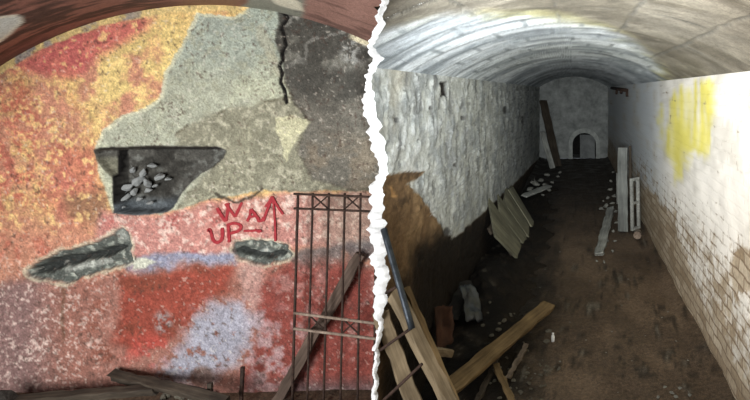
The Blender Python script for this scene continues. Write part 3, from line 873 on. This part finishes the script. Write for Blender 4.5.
o = link('masonry_block', rock_mesh(31, (1, .8, .8)), M_stoneD); o.location = P(2, 398, 2.66); o.scale = (.085, .08, .085); o.rotation_euler = (0, .6, .3)
o.data.materials.clear(); o.data.materials.append(rough_mat('sooty_block', (30, 28, 26), (70, 66, 60), 9, 40)); o.location.z = 0.06
tag(o, 'dark broken block at the left end of the level beam', 'stone')
rub = [rock_mesh(40 + s, (1, .8, .6)) for s in range(5)]
for m_ in rub: m_.materials.append(M_stoneD)
for k in range(12):
    o = link('rubble_lump', rub[k % 5]); x_ = P(150 + 62 * random.random(), 395, 2.7).x; yb_ = random.uniform(2.70, 2.80)
    s_ = random.uniform(.018, .036); o.location = (x_, yb_, floor_z(x_, yb_) + s_ * .45); o.scale = (s_,) * 3; o.rotation_euler = (random.random(), random.random(), random.random() * 6)
    tag(o, 'dull lump of rubble under the slanting beam by the painted wall', 'rubble', 'rubble at the foot of the painted wall')

# ---- timbers leaning at the mouth of the tunnel
big0, big1 = PF(487, 478, 0.0), P(389, 291, 2.30); big1.x += 0.022
board('leaning_beam', big0, big1, 0.062, 0.05, (0.75, -0.6, 0.2), W_pale,
      'broad raw timber leaning beside the torn white edge, in front', 'beam', jag=0.004, split=0.02, seed=11)
b0, b1 = PF(436, 462, 0.0), P(372, 312, 2.25); b1.x += 0.035
board('leaning_beam', b0, b1, 0.066, 0.035, (0.55, -0.8, 0.1), W_pale,
      'pale raw timber leaning low between broad timber and white edge', 'beam', jag=0.003, split=0.01, seed=12)
t0, t1 = PF(478, 452, 0.0), P(404, 288, 2.52); t1.x += 0.012
board('thin_batten', t0, t1, 0.03, 0.02, (0.7, -0.7, 0), W_old, 'thin brown batten leaning behind the broad raw timber', 'batten', jag=0.003, split=0.01, seed=13)
# metal ladder piece
lad = empty('ladder_frame', P(398, 281, 2.12)); tag(lad, 'dark metal ladder piece leaning across the raw timbers', 'ladder')
li = Matrix.Translation(-Vector(lad.location))
ra, rb = P(383.5, 229, 2.225), P(412, 329, 2.06)
bm = tube_bm([ra + (rb - ra) * t for t in np.linspace(0, 1, 8)], 0.0135, 12); bm.transform(li); bm_obj('rail', bm, M_steel, lad, True)
for (a0, a1) in (((396, 287), (386, 293)), ((411.5, 328), (380.5, 350))):
    t = ((a0[1] - 229) / 100.0); d_ = 2.225 + (2.06 - 2.225) * t
    bm = tube_bm([P(*a0, d_), P(*a1, d_ + (0.04 if a1[0] > 383 else 0.02))], 0.0062, 8); bm.transform(li); bm_obj('rung', bm, M_rust, lad, True)
o = bm_obj('iron_rod', tube_bm([P(422, 364, 1.98), P(402, 383, 2.0), P(382, 402, 2.03)], 0.0062, 8), M_rust, None, True)
tag(o, 'thin iron rod resting across the lower end of the broad timber', 'rod')

# ---- plank lying on the floor, short block
q0, q1 = PF(446, 391, 0.15), PF(548, 306, 0.09)
board('floor_plank', q0, q1, 0.098, 0.03, (0.15, -0.35, 1), W_old, 'brown plank lying slantwise on the floor from the timbers to the path', 'plank', jag=0.004, split=0.03, seed=15)
board('wood_offcut', P(431, 351, 2.55), P(449, 353, 2.75), 0.05, 0.04, (0, -0.4, 1), W_pale, 'short pale offcut of wood beside the broad timber', 'wood block', jag=0.002, seed=16)
for k, (a0, a1, w_, lab) in enumerate([((496, 366, .06), (514, 404, 0.03), .035, 'short brown stick below the slanting floor plank'),
                                       ((526, 346, .03), (508, 378, .02), .03, 'grey sliver of wood on the dirt by the floor plank'),
                                       ((478, 400, .03), (500, 352, .03), .03, 'dark splintered stick lying under the floor plank')]):
    board('broken_stick', PF(*a0), PF(*a1), w_, 0.018, (0, -.3, 1), [W_old, W_grey, W_dark][k], lab, 'stick', jag=0.004, split=0.02, seed=20 + k)

# ---- dark heap along the left wall
hx = np.linspace(WL + 0.012, -0.22, 46); hy = uspace(2.5, 9.5, 150)
XX, YY = [a.ravel() for a in np.meshgrid(hx, hy, indexing='ij')]
t_ = (XX - WL) / (-0.22 - WL)
r1 = fbm(XX * 100, YY * 100, 30, 5, 501); r2 = fbm(XX * 100, YY * 100, 7, 4, 503)
prof = np.interp(YY, [2.5, 2.8, 3.2, 4.2, 5.0, 6.6, 7.5, 9.5], [0.0, 0.04, 0.10, 0.22, 0.10, 0.05, 0.06, 0.0])
t_ = t_ + (r1 - .5) * 0.8 + (r2 - .5) * .3
hz = prof * (1 - sst(t_, 0.2, 0.85)) * (0.5 + r1) + (r2 - .5) * 0.05 * (1 - t_) - 0.05 * sst(t_, 0.8, 1) - 0.004 - .04 * sst(YY, 9.0, 9.5) - .04 * sst(YY, 2.7, 2.5)
pt = Paint(len(XX), (22, 18, 15)); pt.lay((54, 46, 36), sst(r2, 0.56, 0.68) * 0.6); pt.lay((22, 18, 14), sst(r1, 0.5, 0.62) * 0.6)
pt.lay((120, 116, 106), sst(r2 * .7 + r1 * .3, 0.66, 0.72) * 0.5)
pt.lay((40, 33, 25), sst(t_, 0.35, 0.8))
M_heap = painted_mat('black_silt', 60, 0.5, 1.0, 0.8, 40)
o = grid_obj('silt_heap', np.stack([XX, YY, hz], -1), len(hx), len(hy), M_heap, lin(pt.c))
tag(o, 'black silt and rubbish heaped along the left wall of the tunnel', 'silt', None, 'stuff')
HEAP = hz.reshape(len(hx), len(hy))
def heap_z(x, y):
    if x > hx[-1] or y < hy[0] or y > hy[-1]: return floor_z(x, y)
    return max(floor_z(x, y), float(HEAP[np.clip(np.searchsorted(hx, x), 0, len(hx) - 1), np.clip(np.searchsorted(hy, y), 0, len(hy) - 1)]))

# crumpled sheets and boards on the heap
def sheet(name, c, ux, uy, mat, label, cat, amp=0.02, n=16, thick=0.004, seed=0):
    c, ux, uy = Vector(c), Vector(ux), Vector(uy); nn = ux.cross(uy).normalized()
    g = np.linspace(-1, 1, n); a, b_ = [q.ravel() for q in np.meshgrid(g, g, indexing='ij')]
    h_ = (fbm(a * 100 + 300, b_ * 100, 60, 4, 600 + seed) - .5) * 2 * amp
    e_ = 1 + (fbm(np.arctan2(a, b_) * 40 + 500, a * 0 + 1, 30, 3, 650 + seed) - .5) * 0.5
    pts_ = np.array([list(c + ux * float(x * k) + uy * float(y * k) + nn * float(z)) for x, y, z, k in zip(a, b_, h_, e_)])
    org = pts_.mean(0)
    o = grid_obj(name, pts_ - org, n, n, mat); o.location = org
    md = o.modifiers.new('thickness', 'SOLIDIFY'); md.thickness = thick
    return tag(o, label, cat)
M_card = rough_mat('brown_wet_cardboard', (42, 28, 20), (84, 54, 38), 8, 30, 0.5)
M_bag, nt, b = new_mat('dirty_plastic_sheet', 0.35, 0.5)
nt.links.new(ramp(nt, noise(nt, 14, 6), [(0.35, tuple(lin((22, 24, 26)))), (0.7, tuple(lin((70, 75, 80))))]), b.inputs['Base Color']); bump(nt, b, noise(nt, 30, 8, .6), 0.5, 0.01)
sheet('cardboard_piece', P(445, 326, 3.0) , (0.04, 0.05, 0), (-0.02, 0.07, 0.09), M_card, 'reddish brown cardboard scrap standing on the dark heap', 'cardboard', 0.035, 14, 0.006, 1)
sheet('plastic_sheet', P(472, 303, 3.45), (0.045, 0.06, -0.03), (-0.04, 0.06, 0.09), M_bag, 'crumpled grey plastic sheet on the dark heap', 'plastic sheet', 0.03, 18, 0.003, 2)
sheet('felt_scrap', P(440, 300, 3.5), (0.16, 0.05, -0.01), (0.0, 0.2, 0.05), rough_mat('black_roofing_felt', (26, 25, 24), (56, 52, 48), 9, 40), 'black sheet of roofing felt behind the cardboard scrap', 'felt', 0.03, 16, 0.006, 3)

# ---- board panel leaning on the left wall
pan = empty('board_panel', (-0.6, 5.7, 0.0)); tag(pan, 'mouldy board panel leaning on its long edge against the left wall', 'panel')
pi_ = Vector(pan.location)
TA, TB = Vector((WL + 0.055, 4.56, 0.49)), Vector((WL + 0.055, 6.5, 0.47))
BA, BB = Vector((-0.545, 4.98, 0.03)), Vector((-0.51, 6.42, 0.03))
nb = 4; edges_ = [0, .3, .52, .8, 1]
nrm_ = (TB - TA).cross(BA - TA).normalized()
if nrm_.x < 0: nrm_ = -nrm_
for k in range(nb):
    ta, tb = edges_[k] + .008, edges_[k + 1] - .008
    tm = (ta + tb) / 2
    t_m, b_m = TA.lerp(TB, tm), BA.lerp(BB, tm)
    wt, wb = (TB - TA).length * (tb - ta), (BB - BA).length * (tb - ta)
    kk = random.uniform(-.02, .03)
    o = bm_obj('board', plank_bm((b_m - t_m).length + kk, wt, 0.022, jag=.0015, taper=wb / wt, split=.012, seed=60 + k), W_moss, pan)
    o.matrix_world = frame_from(t_m, b_m, nrm_)
    o.matrix_parent_inverse = Matrix.Translation(-pi_)
for t in (0.18, 0.8):
    a_, b_ = TA.lerp(BA, t) - nrm_ * .024, TB.lerp(BB, t) - nrm_ * .024
    o = bm_obj('batten', plank_bm((b_ - a_).length * .94, 0.07, 0.02, seed=70), W_dark, pan); o.matrix_world = frame_from(a_, b_, nrm_); o.matrix_parent_inverse = Matrix.Translation(-pi_)

# ---- things at the far end, left
board('dark_plank', PF(557.5, 166, 0.0), P(543, 101, 12.0), 0.20, 0.05, (0.7, -1, 0), W_dark, 'tall dark plank leaning near the end wall', 'plank', jag=.006, split=.02, seed=80)
board('white_plank', PF(552.5, 168, 0.0), P(542.5, 133, 11.35), 0.13, 0.03, (0.7, -1, 0), W_white, 'narrow white plank leaning in front of the tall dark plank', 'plank', jag=.004, split=.02, seed=81)
M_rubW = M_stone
farl = [rock_mesh(90 + s, (1, .8, .55)) for s in range(6)]
for m_ in farl: m_.materials.append(M_rubW)
rnd = random.Random(5)
for k, (x, y, s) in enumerate([(541, 176, 7), (536, 181, 8), (547, 171, 6), (552, 178, 5), (545, 181, 6), (530, 187, 8), (538, 187, 7), (558, 172, 4), (533, 178, 6), (549, 186, 5), (543, 191, 5), (526, 194, 6), (560, 168, 4)]):
    p = PF(x, y + 2, 0.05); r_ = s / F * p.y * .55
    if p.x - r_ < WL + .03: p.x = WL + .03 + r_
    o = link('rubble_stone', farl[k % 6]); o.location = (p.x, p.y, heap_z(p.x, p.y) + r_ * .38); o.scale = (r_ * 1.3, r_ * 1.1, r_); o.rotation_euler = (rnd.uniform(-.3, .3), rnd.uniform(-.3, .3), rnd.random() * 6)
    tag(o, 'pale rubble stone on the left side floor before the far planks', 'stone', 'rubble along the left wall far down')
board('white_board', PF(524, 196, .10), PF(549, 186, .10), 0.10, 0.03, (0, -.5, 1), W_white, 'whitish board lying flat beyond the mouldy panel', 'board', jag=.004, split=.02, seed=82)

# ---- things along the right wall
board('grey_board', PF(623, 231.5, 0.0), P(622.5, 148, 6.22), 0.12, 0.025, (-0.3, -1, 0.02), W_ash, 'tall pale board standing upright before the right wall', 'board', jag=.003, split=.006, seed=85)
bs = board('shadow_strip', PF(631.5, 222, 0), P(630, 146, 6.6), 0.028, 0.02, (-1, -1, 0), W_dark, 'thin dark strip for the edge shadow of the tall pale board', 'batten', jag=.002, seed=86)  # solid dark strip modelled for the shadow along the tall board's edge


def sash(label, base_l, base_r, hgt, bar, lean, mat):
    base_l, base_r = Vector(base_l), Vector(base_r)
    root = empty('window_sash', base_l); ux = (base_r - base_l); w = ux.length; ux.normalize()
    uz = (Vector((0, 0, 1)) + Vector(lean)).normalized(); uy = uz.cross(ux).normalized(); uz = ux.cross(uy).normalized()
    m = Matrix((ux, uy, uz)).transposed().to_4x4()
    root.rotation_euler = m.to_euler()
    for nm, sx_, sz_, x_, z_ in (('stile', bar, hgt, bar / 2, hgt / 2), ('stile', bar, hgt, w - bar / 2, hgt / 2), ('sash_rail', w - 2 * bar, bar, w / 2, bar / 2),
                                ('sash_rail', w - 2 * bar, bar, w / 2, hgt - bar / 2), ('sash_rail', w - 2 * bar, bar * .8, w / 2, hgt * .52)):
        bm = box_bm(sx_, 0.035, sz_, 0.004); bm.transform(Matrix.Translation((x_, 0, z_))); bm_obj(nm, bm, mat, root)
    return tag(root, label, 'window frame')
f0 = PF(631.6, 231, 0.01); f1 = PF(639.5, 228, 0.01)
sash('white window sash leaning against right wall beside the tall board', f0, f1, 0.63, 0.035, (0.02, 0.06, 0), W_white)
f0 = PF(617.3, 204, .01); f1 = PF(622.6, 203, .01)
sash('smaller white sash behind tall pale board on its left', f0, f1, 0.46, 0.025, (0.02, 0.04, 0), W_white)

can = empty('tin_can', PF(638, 233, 0.045)); tag(can, 'small round tin lying at the foot of the white sash', 'tin can')
M_tin = rough_mat('dull_tin', (110, 96, 84), (178, 166, 152), 20, 40, .3, .5, .5)
can.rotation_euler = (math.radians(90), 0, math.radians(-12))
prof = [(0.0, 0), (0.043, 0), (0.045, .003), (0.045, .01), (0.0435, .013), (.0435, .045), (.0445, .047), (.0435, .05), (.0435, .088), (.045, .091), (.045, .098)]
bm = bmesh.new(); rings = []
for r_, z_ in prof[1:]: rings.append([bm.verts.new((r_ * math.cos(q), r_ * math.sin(q), z_)) for q in np.linspace(0, 2 * math.pi, 24, endpoint=False)])
for a, b_ in zip(rings[:-1], rings[1:]):
    for j in range(24): bm.faces.new((a[j], a[(j + 1) % 24], b_[(j + 1) % 24], b_[j]))
bm.faces.new(rings[0]); bm_obj('body', bm, M_tin, can, True)
bm = bmesh.new(); r2_ = [[bm.verts.new((r_ * math.cos(q), r_ * math.sin(q), z_)) for q in np.linspace(0, 2 * math.pi, 24, endpoint=False)] for r_, z_ in ((.0445, .098), (.041, .0975), (.040, .094))]
for a, b_ in zip(r2_[:-1], r2_[1:]):
    for j in range(24): bm.faces.new((a[j], a[(j + 1) % 24], b_[(j + 1) % 24], b_[j]))
bm.faces.new(r2_[-1]); bm_obj('lid', bm, M_rustpale, can, True)

board('white_plank', PF(599, 254, .02), PF(611, 208, .04), 0.10, 0.035, (-.2, -.2, 1), W_white, 'long whitish plank lying on the floor by the right wall', 'plank', jag=.008, split=.03, seed=88)
farr = [rock_mesh(120 + s, (1, .8, .6)) for s in range(6)]
for m_ in farr: m_.materials.append(M_rubW)
for k, (x, y, s) in enumerate([(606, 203, 9), (612, 199, 8), (601, 205, 6), (614, 192, 7), (610, 186, 6), (616, 207, 6), (611, 178, 5), (608, 215, 6), (616, 218, 6), (613, 227, 6), (608, 236, 5), (612, 246, 6), (604, 256, 5), (597, 255, 4), (613, 170, 4), (608, 194, 6), (615, 236, 5), (603, 197, 4)]):
    p = PF(x, y + 2, 0.03); r_ = s / F * p.y * .5
    o = link('rubble_stone', farr[k % 6]); o.location = (p.x, p.y, floor_z(p.x, p.y) + r_ * .4); o.scale = (r_,) * 3; o.rotation_euler = (rnd.uniform(-.3, .3), rnd.uniform(-.3, .3), rnd.random() * 6)
    tag(o, 'pale rubble stone along the right wall by the long whitish plank', 'stone', 'rubble along the right wall')

# small white bottle
bp = PF(553, 341, 0.0); bot = empty('plastic_bottle', (bp.x, bp.y, floor_z(bp.x, bp.y))); tag(bot, 'tiny white bottle standing on the bare floor', 'bottle')
M_pl, nt, b = new_mat('white_plastic', .5, .4); nt.links.new(ramp(nt, noise(nt, 30), [(.3, tuple(lin((206, 206, 200)))), (.7, tuple(lin((240, 240, 236))))]), b.inputs['Base Color'])
def lathe(prof, seg=16):
    bm = bmesh.new(); R_ = [[bm.verts.new((r_ * math.cos(q), r_ * math.sin(q), z_)) for q in np.linspace(0, 2 * math.pi, seg, endpoint=False)] for r_, z_ in prof]
    for a, b_ in zip(R_[:-1], R_[1:]):
        for j in range(seg): bm.faces.new((a[j], a[(j + 1) % seg], b_[(j + 1) % seg], b_[j]))
    bm.faces.new(R_[0]); bm.faces.new(list(reversed(R_[-1]))); return bm
bm_obj('body', lathe([(.010, 0), (.012, .003), (.012, .036), (.008, .043), (.006, .046)]), M_pl, bot, True)
bm_obj('cap', lathe([(.0075, .046), (.0075, .057), (.006, .058)]), M_pl, bot, True)

# litter on the path
chipm = [rock_mesh(150 + s, (1, .8, .35)) for s in range(5)]
for m_ in chipm: m_.materials.append(M_stone)
chips = [(655, 296), (648, 262), (662, 316), (640, 247), (612, 330), (596, 300), (628, 278), (575, 265), (560, 250), (676, 340), (606, 352), (668, 310), (645, 335), (586, 340), (622, 304), (688, 360), (540, 286), (545, 268), (590, 280), (570, 322), (632, 360), (560, 360), (535, 372), (606, 270), (618, 390), (672, 392), (680, 388), (665, 386), (676, 396), (690, 396), (658, 396)]
for k, (x, y) in enumerate(chips):
    p = PF(x, y, 0); s_ = rnd.uniform(.006, .012) * (1.7 if k > 24 else 1)
    o = link('stone_chip', chipm[k % 5]); o.location = (p.x, p.y, floor_z(p.x, p.y) + s_ * .15); o.scale = (s_,) * 3; o.rotation_euler = (0, 0, rnd.random() * 6)
    tag(o, 'small pale stone chip lying on the bare tunnel floor', 'stone', 'stone chips on the bare floor')
darkm = [rock_mesh(170 + s, (1, .8, .5)) for s in range(5)]
for m_ in darkm: m_.materials.append(M_stoneD)
for k in range(70):
    y_ = rnd.uniform(2.72, 3.9) if k < 34 else rnd.uniform(2.72, 3.2); x_ = rnd.uniform(-0.62, -0.16) if k < 34 else rnd.uniform(-.48, -.08)
    s_ = rnd.uniform(.01, .03) if k < 34 else rnd.uniform(.008, .022)
    o = link('dirt_clod', darkm[k % 5]); o.location = (x_, y_, heap_z(x_, y_) + s_ * .25); o.scale = (s_,) * 3; o.rotation_euler = (0, 0, rnd.random() * 6)
    tag(o, 'dull clod of rubble around the slanting floor plank', 'rubble', 'rubble clods by the floor plank')

# grey board closing most of the arched opening
o = board('grey_board', (0.37, YB + 0.06, 0.0), (0.37, YB + 0.1, 0.58), 0.38, 0.03, (0, -1, 0.1), rough_mat('dull_grey_sheet', (96, 98, 98), (140, 142, 140), 4, 20, .4),
          'grey board standing in the arched opening of the end wall', 'board', jag=.003, split=.004, seed=95)

# dark iron remains under the vault on the right wall
br_ = empty('iron_bracket', (WR - .02, 9.2, H - 0.02)); tag(br_, 'dark iron bracket high on the right wall far down', 'bracket')
bi = Matrix.Translation(-Vector(br_.location))
def bp_(name, pts_, r):
    bm = tube_bm(pts_, r, 8); bm.transform(bi); bm_obj(name, bm, M_rust, br_, True)
bp_('bar', [P(611.5, 88, 10.9), P(627, 90.5, 7.95)], 0.03)
bp_('hook', [P(617, 88, 9.9), P(616.5, 94, 9.85)], 0.025); bp_('hook', [P(622, 89, 8.9), P(621, 93, 8.85)], 0.03); bp_('hook', [P(627, 90, 7.98), P(627, 96, 7.9)], 0.022)

# ================================================================== LIGHT
def area(name, loc, target, size, power, color, sy=None, spread=180):
    l = bpy.data.lights.new(name, 'AREA'); l.energy = power; l.color = color; l.shape = 'RECTANGLE'; l.size = size; l.size_y = sy or size; l.spread = math.radians(spread)
    o = bpy.data.objects.new(name, l); C.objects.link(o); o.location = loc
    o.rotation_euler = (Vector(target) - Vector(loc)).to_track_quat('-Z', 'Y').to_euler(); return o
def spot(name, loc, target, power, color, angle, blend, size=0.08):
    l = bpy.data.lights.new(name, 'SPOT'); l.energy = power; l.color = color; l.spot_size = math.radians(angle); l.spot_blend = blend; l.shadow_soft_size = size
    o = bpy.data.objects.new(name, l); C.objects.link(o); o.location = loc
    o.rotation_euler = (Vector(target) - Vector(loc)).to_track_quat('-Z', 'Y').to_euler(); return o
area('bay_fill', (-2.0, -0.1, 0.95), (-2.15, 2.85, 1.25), 1.3, 125, (0.98, 0.99, 1.0))  # unseen fill light added before the bay to light the painted wall evenly
spot('torch', (-0.25, 0.35, 1.62), (0.62, 3.0, 1.66), 420, (1.0, 0.97, 0.92), 75, 0.9, 0.06)
spot('far_fill', (0.0, 0.3, 1.5), (-0.2, 6, 2.0), 960, (0.89, 0.96, 1.0), 56, 1.0, 0.06)  # unseen second spot added to brighten the vault and far end
w = bpy.data.worlds.new('World'); S.world = w; w.use_nodes = True
w.node_tree.nodes['Background'].inputs[0].default_value = (0.85, 0.92, 1.0, 1); w.node_tree.nodes['Background'].inputs[1].default_value = 0.10

# ================================================================== CAMERA
cd = bpy.data.cameras.new('Camera'); cam = bpy.data.objects.new('Camera', cd); C.objects.link(cam)
cam.location = (0, 0, H); cam.rotation_euler = (math.radians(90), 0, 0)
cd.sensor_width = 36; cd.lens = 36 * F / 750; cd.shift_x = (375 - VX) / 750; cd.shift_y = -(200 - VY) / 750
cd.clip_start = 0.05
S.camera = cam
S.view_settings.view_transform = 'Standard'; S.view_settings.look = 'None'; S.view_settings.gamma = 1.0; S.view_settings.exposure = 0.0
S.view_settings.use_curve_mapping = False
